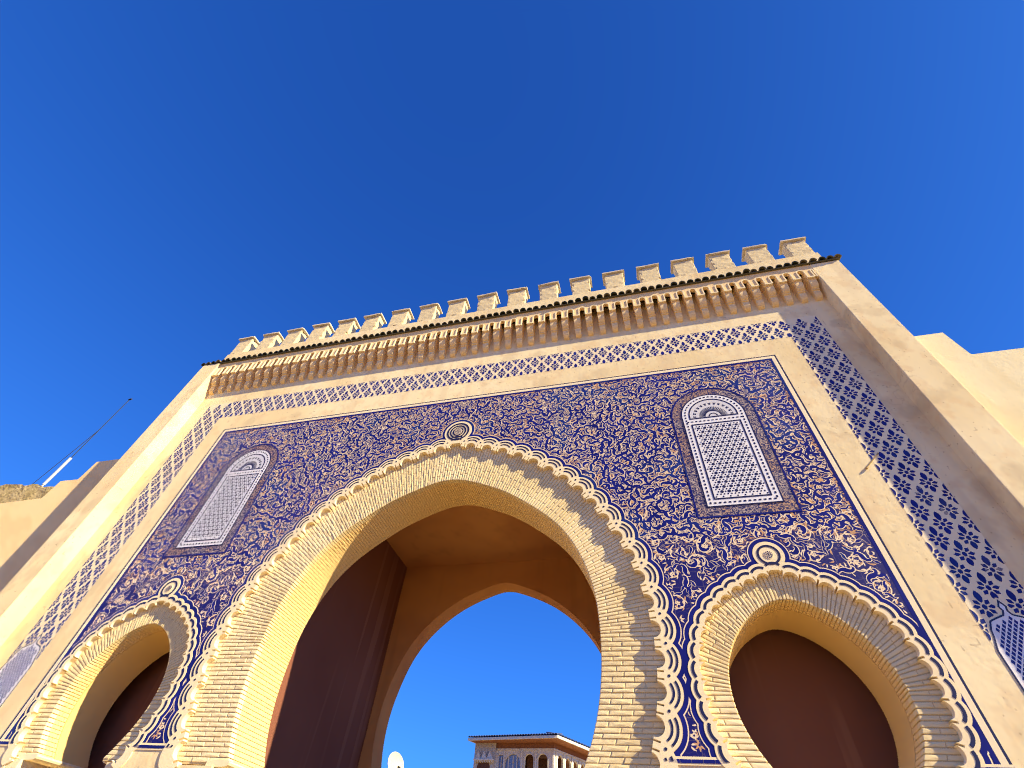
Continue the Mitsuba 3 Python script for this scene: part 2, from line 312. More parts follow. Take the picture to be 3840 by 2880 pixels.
# ---- brick rings: courses of bricks from the opening out to the scalloped band
def brick(q, nrm, depth, bev, jit):
    """q: four corners (ccw seen from the front), nrm: outward normal"""
    q = np.asarray(q); c = q.mean(0)
    e = q - c; L = np.linalg.norm(e, axis=1, keepdims=True)
    a = q + nrm * (-bev * .8); f = q - e / L * bev * 1.4 + nrm * jit[:, None]
    b = q - nrm * depth
    m = f.mean(0) + nrm * (.0015 + .003 * RNG.random())
    v = np.vstack([b, a, f, m])
    F = []
    for i in range(4):
        j = (i + 1) % 4
        F += [[i, j, 4 + j], [i, 4 + j, 4 + i], [4 + i, 4 + j, 8 + j], [4 + i, 8 + j, 8 + i], [8 + i, 8 + j, 12]]
    return v, np.array(F)
def ring_bricks(kind, hin, hdot, cx):
    A, B = Curve(hin, cx), Curve(hdot, cx)
    th = .0565 if kind == 'main' else .056
    n = int(round(B.L / th)); n += n % 2
    fr = 0.0625
    # course directions: by arc length, so they are level at the feet and radial round the crown
    hi = np.vstack([resample(hin, n=600)]); ho = np.vstack([hdot, hdot[-1] + [[-.02, -.10]]])
    si = np.r_[0, np.cumsum(np.linalg.norm(np.diff(hi, axis=0), axis=1))]; iw = int(np.argmax(hi[:, 0]))
    so = np.r_[0, np.cumsum(np.linalg.norm(np.diff(ho, axis=0), axis=1))]
    phi = np.radians(90) * np.clip(1 - (si / si[iw]), 0, 1) ** .85
    su = []
    for p, a in zip(hi, phi):
        d = np.array([math.cos(a), math.sin(a)]); r = ho - p
        cr = d[0] * r[:, 1] - d[1] * r[:, 0]; ok = (r @ d) > 0
        k = [i for i in range(len(ho) - 1) if ok[i] and cr[i] * cr[i + 1] <= 0]
        su.append(so[k[0]] + (so[k[0] + 1] - so[k[0]]) * cr[k[0]] / (cr[k[0]] - cr[k[0] + 1] + 1e-12) if k else 0.0)
    su = np.maximum.accumulate(np.array(su)); su[0] = 0
    nh = n // 2
    tgt = np.linspace(0, su[-1], nh + 1); tgt[1:-1] += RNG.normal(0, .003, nh - 1)
    sii = np.interp(tgt, su + np.arange(len(su)) * 1e-9, si)
    xy = lambda h, s_, u: np.stack([np.interp(u, s_, h[:, 0]), np.interp(u, s_, h[:, 1])], 1)
    HA, HB = xy(hi, si, sii), xy(ho, so, tgt)
    mirr = lambda h: np.vstack([(h * [-1, 1])[::-1], h[1:]]) + [cx, 0]
    PA, PB = mirr(HA), mirr(HB)
    res = []; soff = []
    for i in range(n):
        la = np.linalg.norm(PB[i] - PA[i])
        br = (.235 if kind == 'main' else .25)
        nb = max(1, int(round(la / br)))
        cuts = list(np.linspace(0, 1, nb + 1))
        if i % 2: cuts = [0] + [c + .5 / nb for c in cuts[:-1]] + [1]
        cuts = [c if c in (0, 1) else c + RNG.normal(0, .05) / nb for c in cuts]
        cuts = sorted(cuts)
        for c0, c1 in zip(cuts[:-1], cuts[1:]):
            if (c1 - c0) * la < .05: continue
            pt = lambda i_, c: PA[i_] * (1 - c) + PB[i_] * c
            q = np.array([pt(i, c0), pt(i, c1), pt(i + 1, c1), pt(i + 1, c0)])
            cc = q.mean(0)
            g = .0056 + .0018 * RNG.random()
            # shrink by half a joint on every side
            e1 = q[1] - q[0]; e1 /= np.linalg.norm(e1); e2 = q[3] - q[0]; e2 /= np.linalg.norm(e2) + 1e-9
            k0 = 0 if c0 == 0 else g * .6
            q = q + np.array([e1 * k0 + e2 * g, -e1 * g * .6 + e2 * g, -e1 * g * .6 - e2 * g, e1 * k0 - e2 * g])
            y = fr + RNG.normal(0, .0016)
            q3 = np.stack([q[:, 0], np.full(4, y), q[:, 1]], 1)
            # seen from -Y the order must be counter-clockwise
            area = np.cross(q[1] - q[0], q[2] - q[0])
            if area < 0: q3 = q3[::-1]
            res.append((brick(q3, np.array([0, -1., 0]), .10, .006, RNG.normal(.0, .0011, 4)), q3))
        # reveal bricks behind, along the underside of the arch
        if True:
            mid = (PA[i] + PA[i + 1]) / 2; nn = mid - (PB[i] + PB[i + 1]) / 2; nn /= np.linalg.norm(nn)
            nr = np.array([nn[0], 0, nn[1]])
            d = PA[i + 1] - PA[i]; d /= np.linalg.norm(d)
            off = .12 * (i % 2)
            ys = [.155] + [y for y in (.28 + off, .52 + off, .76 + off) if y < .80] + [.85] if kind == 'main' else [.155, .24 + off * .5, .343]
            for y0, y1 in zip(ys[:-1], ys[1:]):
                p0, p1 = PA[i] + d * .0035 - nn * .002, PA[i + 1] - d * .0035 - nn * .002
                q3 = np.array([[p0[0], y0 + .003, p0[1]], [p1[0], y0 + .003, p1[1]], [p1[0], y1 - .003, p1[1]], [p0[0], y1 - .003, p0[1]]])
                if np.dot(np.cross(q3[1] - q3[0], q3[2] - q3[0]), nr) < 0: q3 = q3[::-1]
                soff.append(brick(q3, nr, .05, .004, RNG.normal(0, .0012, 4)))
    return res, soff
def proj_area(q):
    d = (q - EYE) @ RC.T
    if (d[:, 2] < .1).any(): return 0
    u = 512 + 472.866 * d[:, 0] / d[:, 2]; w = 384 + 472.866 * d[:, 1] / d[:, 2]
    if u.max() < 0 or u.min() > 1024 or w.min() > 768: return 0
    return abs(np.dot(u, np.roll(w, 1)) - np.dot(w, np.roll(u, 1))) / 2
def soup(parts):
    vs, fs, o = [], [], 0
    for v, f in parts: vs.append(v); fs.append(f + o); o += len(v)
    return trimesh.Trimesh(np.vstack(vs), np.vstack(fs), process=False)
ring_keys, allb = [], []
for ai, (kind, hin, hdot, cx) in enumerate(ARCHES):
    inn = arch_shape(hin, cx, -1.); out = arch_shape(hdot, cx, -1.)
    nm = {'main': 'main_arch', 'side': 'side_arch'}[kind]
    lab = [None, 'small right arch', 'small left arch'][ai]
    if kind == 'main':
        g = out.buffer(.012).difference(inn.buffer(.014)).intersection(sbox(-9, 2.68, 9, 9))
        key = obj(nm, extr(g, .070, .848), 'm_mortar', gate)
    else:
        g = out.buffer(.012).difference(inn.buffer(.014)).intersection(sbox(-9, 2.68, 9, 9))
        key = obj(nm, extr(g, .070, .93), 'm_mortar', gate)
        obj('reveal', extr(inn.buffer(.016).difference(inn).intersection(sbox(-9, 2.68, 9, 9)), .346, .928), 'm_ochre', key, smooth=30, label='smooth ochre underside of the small arch')
    ring_keys.append(key)
    res, soff = ring_bricks(kind, hin, hdot, cx)
    allb += [(proj_area(q), ai, b) for b, q in res]
    if soff: obj('reveal_brickwork', soup(soff), 'm_reveal', key, kind='stuff', label='narrow bricks lining the underside of the arch')
order = sorted(range(len(allb)), key=lambda i: -allb[i][0])
top = set(order[:300])
for i in order[:300]:
    obj('brick', trimesh.Trimesh(*allb[i][2], process=False), 'm_brick', ring_keys[allb[i][1]])
for ai in range(3):
    rest = [b for i, (a, k, b) in enumerate(allb) if k == ai and i not in top]
    if rest: obj('brickwork', soup(rest), 'm_brick', ring_keys[ai], kind='stuff', label='remaining bricks of the arch ring')

# piers below the springing, imposts
def pier(cx, hw, half_out, d):
    for s in (-1, 1):
        a, b = sorted((cx + s * hw, cx + s * half_out))
        obj('pier', bx(a, b, .012 if d < .9 else .014, d, -.2, 2.66), 'm_plaster', gate)
def impost(xin, s, d):
    """moulded corbel stone carrying the arch foot; s: side on which the opening lies"""
    prof = [(0, 0), (.30, 0), (.325, -.008), (.332, -.025), (.322, -.045), (.29, -.06), (.22, -.066), (.0, -.068)]
    x0 = xin - s * .30
    pts = [(x0 + s * px, 2.725 + pz) for px, pz in prof]
    return extr(Polygon(pts).buffer(0), .045 if s > 0 else .11, d)
for kind, hin, hdot, cx in ARCHES:
    foot = hin[-1, 0]
    d = .847 if kind == 'main' else .927
    pier(cx, foot + .17, (3.05 if kind == 'main' else 1.05), d)
    for s in (-1, 1): obj('impost', impost(cx + s * foot, -s, d), 'm_trim', gate, smooth=35)

# ---- scalloped bands with dark inlay
for (g, ink), (kind, *_), m in zip(BANDS, ARCHES, MEDSHAPE):
    sh = unary_union([g, m])
    key = obj('scalloped_band', extr(sh, -.014, .066), 'm_trim', gate, label='cream scalloped plaster border round the ' + ('tall arch' if kind == 'main' else 'small arch'))
    for q in ink: obj('inlay', extr(q, -.018, -.010), 'm_dark', key)
for (x, z, r), (kind, *_) in zip(MEDAL, ARCHES):
    key = obj('medallion', extr(Point(x, z).buffer(r * .30, 20), -.020, -.010), 'm_cream', gate)
    c = lambda a, b: Point(x, z).buffer(a * r, 32).difference(Point(x, z).buffer(b * r, 32))
    ring = [(.82, .70), (.60, .49), (.40, .31)] if kind == 'main' else [(.74, .60)]
    for a, b in ring: obj('ring', extr(c(a, b), -.019, -.008), 'm_dark', key)
    spk = [Point(x + r * q * math.cos(a), z + r * q * math.sin(a)).buffer(r * .035, 3) for q, nn in ((.22, 12), (.11, 6), (.0, 1)) for a in np.arange(nn) * 2 * math.pi / nn]
    obj('dots', extr(unary_union(spk), -.024, -.015), 'm_dark', key)

# ---- the arabesque tile panel
PB0, PB1, PX = 2.86, 8.745, 5.885
panel_poly = sbox(-PX, PB0, PX, PB1).difference(HOLES.buffer(.008))
WX, WHW, WB, WSP = 4.61, .495, 5.745, 7.53
def win_shape(e): # outline grown by e
    r = WHW + e
    return unary_union([sbox(WX - r, WB - e, WX + r, WSP), Point(WX, WSP).buffer(r, 40)])
panel = obj('tile_panel', extr(panel_poly, -.006, .004), 'm_panel', gate, label='deep blue tile panel covered in cream and terracotta arabesque scrolls')
# frame lines of the panel: blue strip, white strip, black strip
def strip(x0, z1, w):
    return sbox(-x0 - w, PB0 - .04, x0 + w, z1 + w).difference(sbox(-x0, PB0 - .05, x0, z1))
hb = HOLES.buffer(.002)
obj('blue_border', extr(strip(PX, PB1, .042).difference(hb), -.008, .004), 'm_blue', panel)
obj('white_border', extr(strip(PX + .042, PB1 + .042, .062).difference(hb), -.010, .004), 'm_white', panel)
obj('black_border', extr(strip(PX + .104, PB1 + .104, .026).difference(hb), -.008, .004), 'm_dark', panel)
# plain blue tile ribbon that follows the scallops
rib = HOLES.buffer(.050, join_style=1).difference(HOLES.buffer(.004)).intersection(sbox(-PX, PB0, PX, PB1))
obj('ribbon', extr(rib, -.0095, .003), 'm_blue', panel)
ribl = HOLES.buffer(.063).difference(HOLES.buffer(.050)).intersection(sbox(-PX, PB0, PX, PB1))
obj('ribbon_line', extr(ribl, -.0085, .003), 'm_cream', panel)

RIBB = HOLES.buffer(.070)
SUR = unary_union([sbox(WX - WHW - .17, WB - .17, WX + WHW + .17, WSP), Point(WX, WSP).buffer(WHW + .17, 40)])
free_big = sbox(.012, PB0 + .03, PX - .02, PB1 - .02).difference(RIBB).difference(SUR.buffer(.02))
shapely.prepare(free_big)
def stroke(x, z, a0, L, k0, k1, w, n=16, curl=2.2):
    """centre line of a curling stroke and its half widths"""
    t = np.linspace(0, 1, n); u = 2 * t - 1
    kap = np.where(u < 0, k0, k1) * (1 + curl * u * u)
    th = a0 + np.r_[0, np.cumsum((kap[1:] + kap[:-1]) / 2 * L / (n - 1))]
    d = np.stack([np.cos(th), np.sin(th)], 1) * L / (n - 1)
    c = np.vstack([[0, 0], np.cumsum((d[1:] + d[:-1]) / 2, axis=0)])
    c = c - c.mean(0) + [x, z]
    return c, th
def ribbon_mesh(c, th, w, h, base=-.0055):
    nrm = np.stack([-np.sin(th), np.cos(th)], 1)
    n = len(c)
    def row(off, y): q = c + nrm * (w * off)[:, None]; return np.stack([q[:, 0], np.full(n, y), q[:, 1]], 1)
    o = np.ones(n)
    v = np.stack([row(o, base), row(o * .86, -h), row(-o * .86, -h), row(-o, base)], 1).reshape(-1, 3)
    i = np.arange(n - 1)[:, None] * 4 + np.arange(3)[None]
    q = np.stack([i, i + 1, i + 5, i + 4], -1).reshape(-1, 4)
    f = np.vstack([q[:, [0, 1, 2]], q[:, [0, 2, 3]]])
    return v, f[:, ::-1]
def inside(c, poly): return shapely.contains_xy(poly, c[:, 0], c[:, 1])
def poisson(poly, r, tries):
    x0, z0, x1, z1 = poly.bounds; cell = {}; pts = []
    P = RNG.random((tries, 2)) * [x1 - x0, z1 - z0] + [x0, z0]
    ok = shapely.contains_xy(poly, P[:, 0], P[:, 1])
    for p in P[ok]:
        k = (int(p[0] / r), int(p[1] / r))
        if all(np.hypot(*(p - q)) > r for dx in (-1, 0, 1) for dz in (-1, 0, 1) for q in cell.get((k[0] + dx, k[1] + dz), ())):
            cell.setdefault(k, []).append(p); pts.append(p)
    return np.array(pts)
lay = {'blue': [], 'cream': [], 'terra': []}
def put(key, v, f):
    lay[key].append((v, f)); lay[key].append((v * [-1, 1, 1], f[:, ::-1]))
def cut(c, th, w, poly):
    ok = inside(c + np.stack([-np.sin(th), np.cos(th)], 1) * w[:, None], poly) & inside(c - np.stack([-np.sin(th), np.cos(th)], 1) * w[:, None], poly)
    if ok.all(): return slice(None)
    best, i = (0, 0), 0
    while i < len(ok):
        if ok[i]:
            j = i
            while j < len(ok) and ok[j]: j += 1
            if j - i > best[1] - best[0]: best = (i, j)
            i = j
        else: i += 1
    return slice(*best) if best[1] - best[0] >= 5 else None
hj = 0
def draw(x, z, a0, L, k0, k1, w0, kind, prof='horn', rim=.014, n=18, curl=2.2):
    global hj
    c, th = stroke(x, z, a0, L, k0, k1, w0, n, curl); t = np.linspace(0, 1, n)
    if prof == 'horn': w = w0 * (.30 + .70 * np.sin(np.pi * t) ** .8) * (1 + .35 * np.cos(2 * np.pi * t) ** 2)
    elif prof == 'leaf': w = w0 * (np.sin(np.pi * t ** .7) ** 1.0 + .06)
    else: w = w0 * (1 - .72 * t)
    w = np.maximum(w, .004)
    s = cut(c, th, w + (rim if kind == 'blue' else 0), free_big)
    if s is None: return
    c, th, w = c[s], th[s], w[s]
    if len(c) < 5: return
    hj = (hj * 0.618034 + .381966 + RNG.random() * .1) % 1
    h = .0064 + hj * .0007
    if kind == 'blue':
        put('cream', *ribbon_mesh(c, th, w + rim, h)); put('blue', *ribbon_mesh(c, th, w, h + .0008))
    else: put(kind, *ribbon_mesh(c, th, w, h + (.0002 if kind == 'cream' else .0)))
lowzone = lambda x, z: z < 5.3 and x > 3.0
# small filling scrolls first, large blue strokes over them
def spiral(x, z, a, sc, kind, s, w=.010, rim=.006):
    draw(x, z, a, .34 * sc, s * 5 / sc, s * 30 / sc, w, kind, 'tail', rim=rim, n=22, curl=1.6)
for x, z in poisson(free_big, .062, 140000):
    if lowzone(x, z) and RNG.random() < .72: continue
    a = RNG.random() * 6.283; r = RNG.random(); s = RNG.choice([-1, 1])
    if r < .24: spiral(x, z, a, .42 + .25 * RNG.random(), 'cream', s, .0058)
    elif r < .36: draw(x, z, a, .065 + .04 * RNG.random(), s * 9, s * 9, .0115, 'terra', 'leaf', n=7)
    else: draw(x, z, a, .09 + .06 * RNG.random(), s * 12, -s * 17, .0135, 'blue', 'horn', rim=.0052, n=9)
for x, z in poisson(free_big, .108, 110000):
    a = RNG.random() * 6.283; s = RNG.choice([-1, 1])
    if lowzone(x, z) and RNG.random() < .7:
        if RNG.random() < .35: draw(x, z, a, .13, s * 13, -s * 13, .015, 'blue', 'horn', rim=.006, n=12, curl=2.4)
        continue
    r = RNG.random()
    if r < .50: draw(x, z, a, .20 + .07 * RNG.random(), s * 10.5, -s * 10.5, .0240, 'blue', 'horn', rim=.0098, n=14, curl=3.2)
    elif r < .80: draw(x, z, a, .165 + .05 * RNG.random(), s * 13, s * 18, .0240, 'blue', 'horn', rim=.0098, n=14, curl=1.5)
    else: spiral(x, z, a, .72, 'blue', s, .0205, .0085)
def vine(x, z, a, s, R):
    n = 46; t = np.linspace(0, 1, n); r = R * (1 - .86 * t ** .9); ph = a + s * t * 2 * math.pi * 1.55
    c = np.stack([x + r * np.cos(ph), z + r * np.sin(ph)], 1); d = np.gradient(c, axis=0); th = np.unwrap(np.arctan2(d[:, 1], d[:, 0]))
    w = .0085 * (1 - .45 * t)
    q = cut(c, th, w, free_big)
    if q is None: return
    put('cream', *ribbon_mesh(c[q], th[q], w[q], .0074))
    for k in range(3, 40, 5):   # leaves branching off the stem on both sides
        for sg in (1, -1):
            b = th[k] + sg * .75; L = .060 * (1 - .45 * t[k])
            draw(c[k, 0] + .5 * L * math.cos(b), c[k, 1] + .5 * L * math.sin(b), b, L, -sg * 14, -sg * 14, .0095 * (1 - .3 * t[k]), 'cream' if (k + sg) % 3 else 'terra', 'leaf', n=8, curl=.3)
    for k in range(5):
        b = a + k * 1.2566; draw(x + .020 * math.cos(b), z + .020 * math.sin(b), b, .030, 0, 0, .009, 'cream', 'leaf', n=6)
for i_, (x, z) in enumerate(poisson(free_big, .245, 40000)):
    if z < 5.45 and x > 2.9: vine(x, z, RNG.random() * 6.283, 1 if i_ % 2 else -1, .135)
for x, z in poisson(free_big, .40, 12000): # little rosettes
    kd = 'terra' if RNG.random() < .6 else 'cream'
    for k in range(7):
        a = k * math.pi * 2 / 7 + .2
        draw(x + .034 * math.cos(a), z + .034 * math.sin(a), a, .046, 0, 0, .010, kd, 'leaf', n=6)
for nm, mt, lb in (('blue', 'm_blue', 'dark blue glazed scroll strokes'), ('cream', 'm_cream', 'cream outlines and tendrils of the scrolls'), ('terra', 'm_terra', 'terracotta leaves between the scrolls')):
    obj({'blue': 'blue_scrolls', 'cream': 'cream_scrolls', 'terra': 'terracotta_leaves'}[nm], soup(lay[nm]), mt, panel, kind='stuff', label=lb)

# ---- blind lattice windows in the panel
def hexa(x, z, r, a=0): return Polygon([(x + r * math.cos(a + k * math.pi / 3), z + r * math.sin(a + k * math.pi / 3)) for k in range(6)])
for sx, side in ((1, 'right'), (-1, 'left')):
    mir = lambda g: affinity.scale(g, sx, 1, origin=(0, 0))
    key = obj('blind_window', extr(mir(win_shape(0)), -.014, .003), 'm_lattice', gate, label=f'tall round-headed white lattice window on the {side} of the blue panel')
    obj('surround', extr(mir(SUR.difference(win_shape(.004))), -.0085, .003), 'm_surround', key)
    obj('outline', extr(mir(SUR.buffer(.012).difference(SUR.buffer(-.012))), -.0125, .003), 'm_blue', key)
    obj('dark_edge', extr(mir(win_shape(.016).difference(win_shape(-.002))), -.0165, -.002), 'm_dark', key)
    inner = win_shape(-.105)
    bar = sbox(WX - WHW, WSP - .155, WX + WHW, WSP - .075)
    lun = inner.intersection(sbox(WX - 1, WSP - .055, WX + 1, WSP + 1)); low = inner.intersection(sbox(WX - 1, WB, WX + 1, WSP - .175))
    lines = unary_union([lun.difference(lun.buffer(-.022)), low.difference(low.buffer(-.022))])
    obj('dark_lines', extr(mir(lines), -.0185, -.010), 'm_dark', key)
    # dashes along the frame and the cross bar
    mid = LineString(list(win_shape(-.05).exterior.coords)); dash = []
    nd = int(mid.length / .066)
    for i in range(nd):
        p = mid.interpolate((i + .5) / nd, normalized=True); q = mid.interpolate((i + .62) / nd, normalized=True)
        a = math.degrees(math.atan2(q.y - p.y, q.x - p.x))
        dash.append(affinity.rotate(sbox(p.x - .016, p.y - .011, p.x + .016, p.y + .011), a, origin=(p.x, p.y)))
    for i in range(14): dash.append(sbox(WX - .44 + i * .065, WSP - .125, WX - .44 + i * .065 + .032, WSP - .105))
    obj('frame_dashes', extr(mir(unary_union(dash)), -.0185, -.010), 'm_dark', key, kind='stuff')
    # star lattice: dark openings
    holes = []; px, pz = .098, .085
    nx, nz = int(.8 / px), int((WSP - WB) / pz)
    core = low.buffer(-.034)
    for r in range(-1, nz + 3):
        for c in range(-nx, nx + 1):
            x = WX + (c + .5 * (r % 2)) * px; z = WB + .15 + r * pz
            holes.append(hexa(x, z, .026, math.pi / 6))
            for k in range(3):
                a = k * math.pi / 3 + math.pi / 6 * 0
                holes.append(hexa(x + px / 2 * math.cos(a), z + px / 2 * math.sin(a) * .98, .0125))
    holes = [h for h in holes if core.contains(h)]
    obj('star_openings', extr(mir(MultiPolygon(holes)), -.017, -.010), 'm_dark', key, kind='stuff')
    # fan in the lunette
    fan = []
    for k in range(25):
        a = math.pi * (k + .5) / 25
        d = np.array([math.cos(a), math.sin(a)]); o = np.array([WX, WSP - .03])
        fan.append(LineString([o + d * .12, o + d * .225]).buffer(.0075, cap_style=2))
        if k % 2 == 0: fan.append(Point(o + d * .29).buffer(.018, 3)); fan.append(LineString([o + d * .315 + [-d[1] * .022, d[0] * .022], o + d * .315 - [-d[1] * .022, d[0] * .022]]).buffer(.006))
    fan.append(Point(WX, WSP - .03).buffer(.075).difference(Point(WX, WSP - .03).buffer(.055)))
    fan = unary_union(fan).intersection(lun.buffer(-.03))
    obj('fan', extr(mir(fan), -.017, -.010), 'm_dark', key)
    obj('lunette', extr(mir(lun.buffer(-.022)), -.0155, -.011), 'm_lunette', key)

# ---- flower bands
def motif():
    kite = lambda a, r0, r1, w: Polygon([(r0 * math.cos(a), r0 * math.sin(a)), ((r0 + r1) / 2 * math.cos(a) - w * math.sin(a), (r0 + r1) / 2 * math.sin(a) + w * math.cos(a)), (r1 * math.cos(a), r1 * math.sin(a)), ((r0 + r1) / 2 * math.cos(a) + w * math.sin(a), (r0 + r1) / 2 * math.sin(a) - w * math.cos(a))])
    ps = [affinity.scale(hexa(0, 0, .034, 0), .85, 1.05)]
    def petal(a, r0, r1, w):   # broad petal, widest at two thirds of its length, pointed
        d, e = np.array([math.cos(a), math.sin(a)]), np.array([-math.sin(a), math.cos(a)])
        return Polygon([d * r0 + e * .006, d * (r0 + (r1 - r0) * .55) + e * w, d * r1, d * (r0 + (r1 - r0) * .55) - e * w, d * r0 - e * .006])
    for d in (46, 2, -44, 134, 178, 224): ps.append(petal(math.radians(d), .045, .128 if d in (2, 178) else .124, .0275))
    leaf = lambda z0, z1, w: Polygon([(w * math.sin(math.pi * t) ** .8 * s, z0 + (z1 - z0) * t) for s, ts in ((1, np.linspace(0, 1, 9)), (-1, np.linspace(1, 0, 9))) for t in ts]).buffer(0)
    ps.append(leaf(.052, .214, .039)); ps.append(leaf(-.046, -.172, .036))
    return ps
MOT = motif()
mcx = lambda sc=1.0: [affinity.scale(p, sc, sc, origin=(0, 0)) for p in MOT]
full_v = mikit.ply(extr(unary_union(mcx(.85)), -.0045, .003), 'm_blue')
full_t = mikit.ply(extr(unary_union([affinity.scale(p, .80, .88, origin=(0, 0)) for p in MOT]), -.0045, .003), 'm_blue')
full_vs = [full_v, mikit.ply(extr(unary_union(mcx(.835)), -.0045, .003), 'm_blue_worn'), mikit.ply(extr(unary_union(mcx(.86)), -.0045, .003), 'm_blue'), mikit.ply(extr(unary_union([q for n_, q in enumerate(mcx(.85)) if n_ not in (3,)]), -.0045, .003), 'm_blue_worn')]
BW = .617
def tile_ground(g, key, mat='m_white'): return obj(key, extr(g, -.0015, .003), mat, gate)
band_top = sbox(-6.452, 9.345, 6.452, 9.905)
def rosette(parent, x, z, clip, top=False):
    g = unary_union([affinity.translate(affinity.scale(p, .80 if top else .85, .88 if top else .85, origin=(0, 0)), x, z) for p in MOT])
    if clip.contains(g): obj('rosette', full_t if top else full_vs[RNG.choice(4, p=(.42, .25, .28, .05))], None, parent, to_world=trans(x + float(RNG.normal(0, .0025)), 0, z + float(RNG.normal(0, .003))) @ mi.ScalarTransform4f().rotate([0, 1, 0], float(RNG.normal(0, 1.2)))); return
    h = g.intersection(clip)
    if h.area > .002: obj('rosette', extr(h, -.0045, .003), 'm_blue', parent)
kt = tile_ground(band_top, 'flower_band')
labels[kt] = {'label': 'horizontal band of blue flower tiles under the bracket cornice'}
for k in range(-22, 23): rosette(kt, .2925 * k, 9.695, band_top, True)
for k in range(-22, 22):
    rosette(kt, .2925 * (k + .5), 9.487, band_top, True)
    rosette(kt, .2925 * (k + .5), 9.905, band_top, True)
for k in range(-22, 23): rosette(kt, .2925 * k, 9.275, band_top, True)
GR = unary_union([Polygon([(6.455, 2.7), (6.455, 3.80), (6.50, 3.93), (6.515, 4.0), (6.56, 4.09), (6.63, 4.12), (6.715, 4.15), (6.735, 4.19), (6.72, 4.23), (6.762, 4.31), (6.804, 4.23), (6.789, 4.19), (6.809, 4.15), (6.894, 4.12), (6.965, 4.09), (7.01, 4.0), (7.025, 3.93), (7.07, 3.80), (7.07, 2.7)]).buffer(.012).buffer(-.012)])
for sx, side in ((1, 'right'), (-1, 'left')):
    mir = lambda g: affinity.scale(g, sx, 1, origin=(0, 0))
    clip = mir(sbox(6.454, 2.7, 7.07, 9.905).difference(GR.buffer(.02)))
    kb = tile_ground(mir(sbox(6.454, 2.7, 7.07, 9.905)), 'flower_band')
    labels[kb] = {'label': f'upright band of blue flower tiles on the {side} of the blue panel'}
    for ci, xc in enumerate((6.452, 6.605, 6.76, 6.915, 7.07)):
        z = 9.48 if ci % 2 else 9.685
        while z > 4.0:
            rosette(kb, sx * xc, z, clip); z -= .4035
    kg = obj('lattice_panel', extr(mir(GR), -.004, .003), 'm_lattice', gate, label=f'arched lattice tile panel at the foot of the {side} flower band')
    obj('outline', extr(mir(GR.difference(GR.buffer(-.016))), -.0065, .003), 'm_dark', kg)
    loz = []; core = GR.buffer(-.034)
    for r in range(44):
        for c in range(13):
            x, z = 6.45 + (c + .5 * (r % 2)) * .052, 2.74 + r * .038
            q = Polygon([(x - .017, z), (x, z - .026), (x + .017, z), (x, z + .026)])
            if core.contains(q): loz.append(q)
    obj('lozenges', extr(MultiPolygon([mir(q) for q in loz]), -.0065, .003), 'm_blue', kg, kind='stuff')

# ---- tile bars at the feet of the panel
for x0, x1 in ((3.06, 3.62), (5.70, 6.02), (-3.62, -3.06), (-6.02, -5.70)):
    n = max(2, int((x1 - x0) / .11))
    key = obj('tile_bar', extr(sbox(x0 - .04, 2.795, x1 + .04, 2.865), -.010, .003), 'm_trim', gate)
    for i in range(n):
        a = x0 + (x1 - x0) * i / n
        obj('dark_tile', extr(sbox(a + .002, 2.812, a + (x1 - x0) / n - .002, 2.842), -.014, -.005), 'm_blue', key)

# ---- bracket cornice
NB = 55; PIT = 14.94 / NB
cz = [(0, 10.365), (-.045, 10.372), (-.085, 10.40), (-.112, 10.45), (-.120, 10.52), (-.118, 10.575), (-.14, 10.592), (-.142, 10.615), (-.175, 10.63), (-.208, 10.67), (-.228, 10.73), (-.234, 10.80), (-.23, 10.85), (-.235, 11.16), (0, 11.16)]
cw = .146
def corbel():
    n = len(cz); P = np.array(cz)
    m = trimesh.creation.extrude_polygon(Polygon(P), cw, engine='earcut')
    v = np.array(m.vertices); m.vertices = np.stack([v[:, 2] - cw / 2, v[:, 0], v[:, 1]], 1)
    m.invert() if m.volume < 0 else None
    v = np.array(m.vertices); v[:, 0] *= np.interp(v[:, 2], [10.36, 10.6, 10.84], [.80, .90, 1.0]); m.vertices = v
    parts = [m]
    parts.append(cbx(-.074, .074, -.147, -.02, 10.582, 10.604, .003)); parts.append(cbx(-.078, .078, -.243, -.02, 10.828, 10.852, .003))
    return cat(parts)
cor = corbel(); corply = mikit.ply(cor, 'm_corbel', smooth=30)
for i in range(NB):
    obj('corbel', corply, None, gate, to_world=trans(-7.47 + PIT * (i + .5), 0, RNG.normal(0, .004)) @ mi.ScalarTransform4f().rotate([0, 0, 1], float(RNG.normal(0, 1.2))))
ops = []
for i in range(-1, NB):
    x = -7.47 + PIT * (i + 1); hw = .060
    ops.append(unary_union([sbox(x - hw, 10.80, x + hw, 11.10), Point(x, 11.10).buffer(hw, 8)]))
ops = [o.intersection(sbox(-7.43, 10, 7.43, 12)) for o in ops]
fas = sbox(-7.468, 10.858, 7.468, 11.40).difference(unary_union(ops))
obj('cornice_fascia', extr(fas, -.272, -.20), 'm_corbel', gate)
lip = unary_union([o.buffer(.024) for o in ops]).difference(unary_union(ops)).intersection(sbox(-7.466, 10.858, 7.466, 11.20))
foot = unary_union([sbox(-7.47 + PIT * (i + .5) - .052, 10.852, -7.47 + PIT * (i + .5) + .052, 10.884) for i in range(NB)])
obj('cornice_moulding', extr(unary_union([lip, foot]), -.288, -.25), 'm_trim', gate)
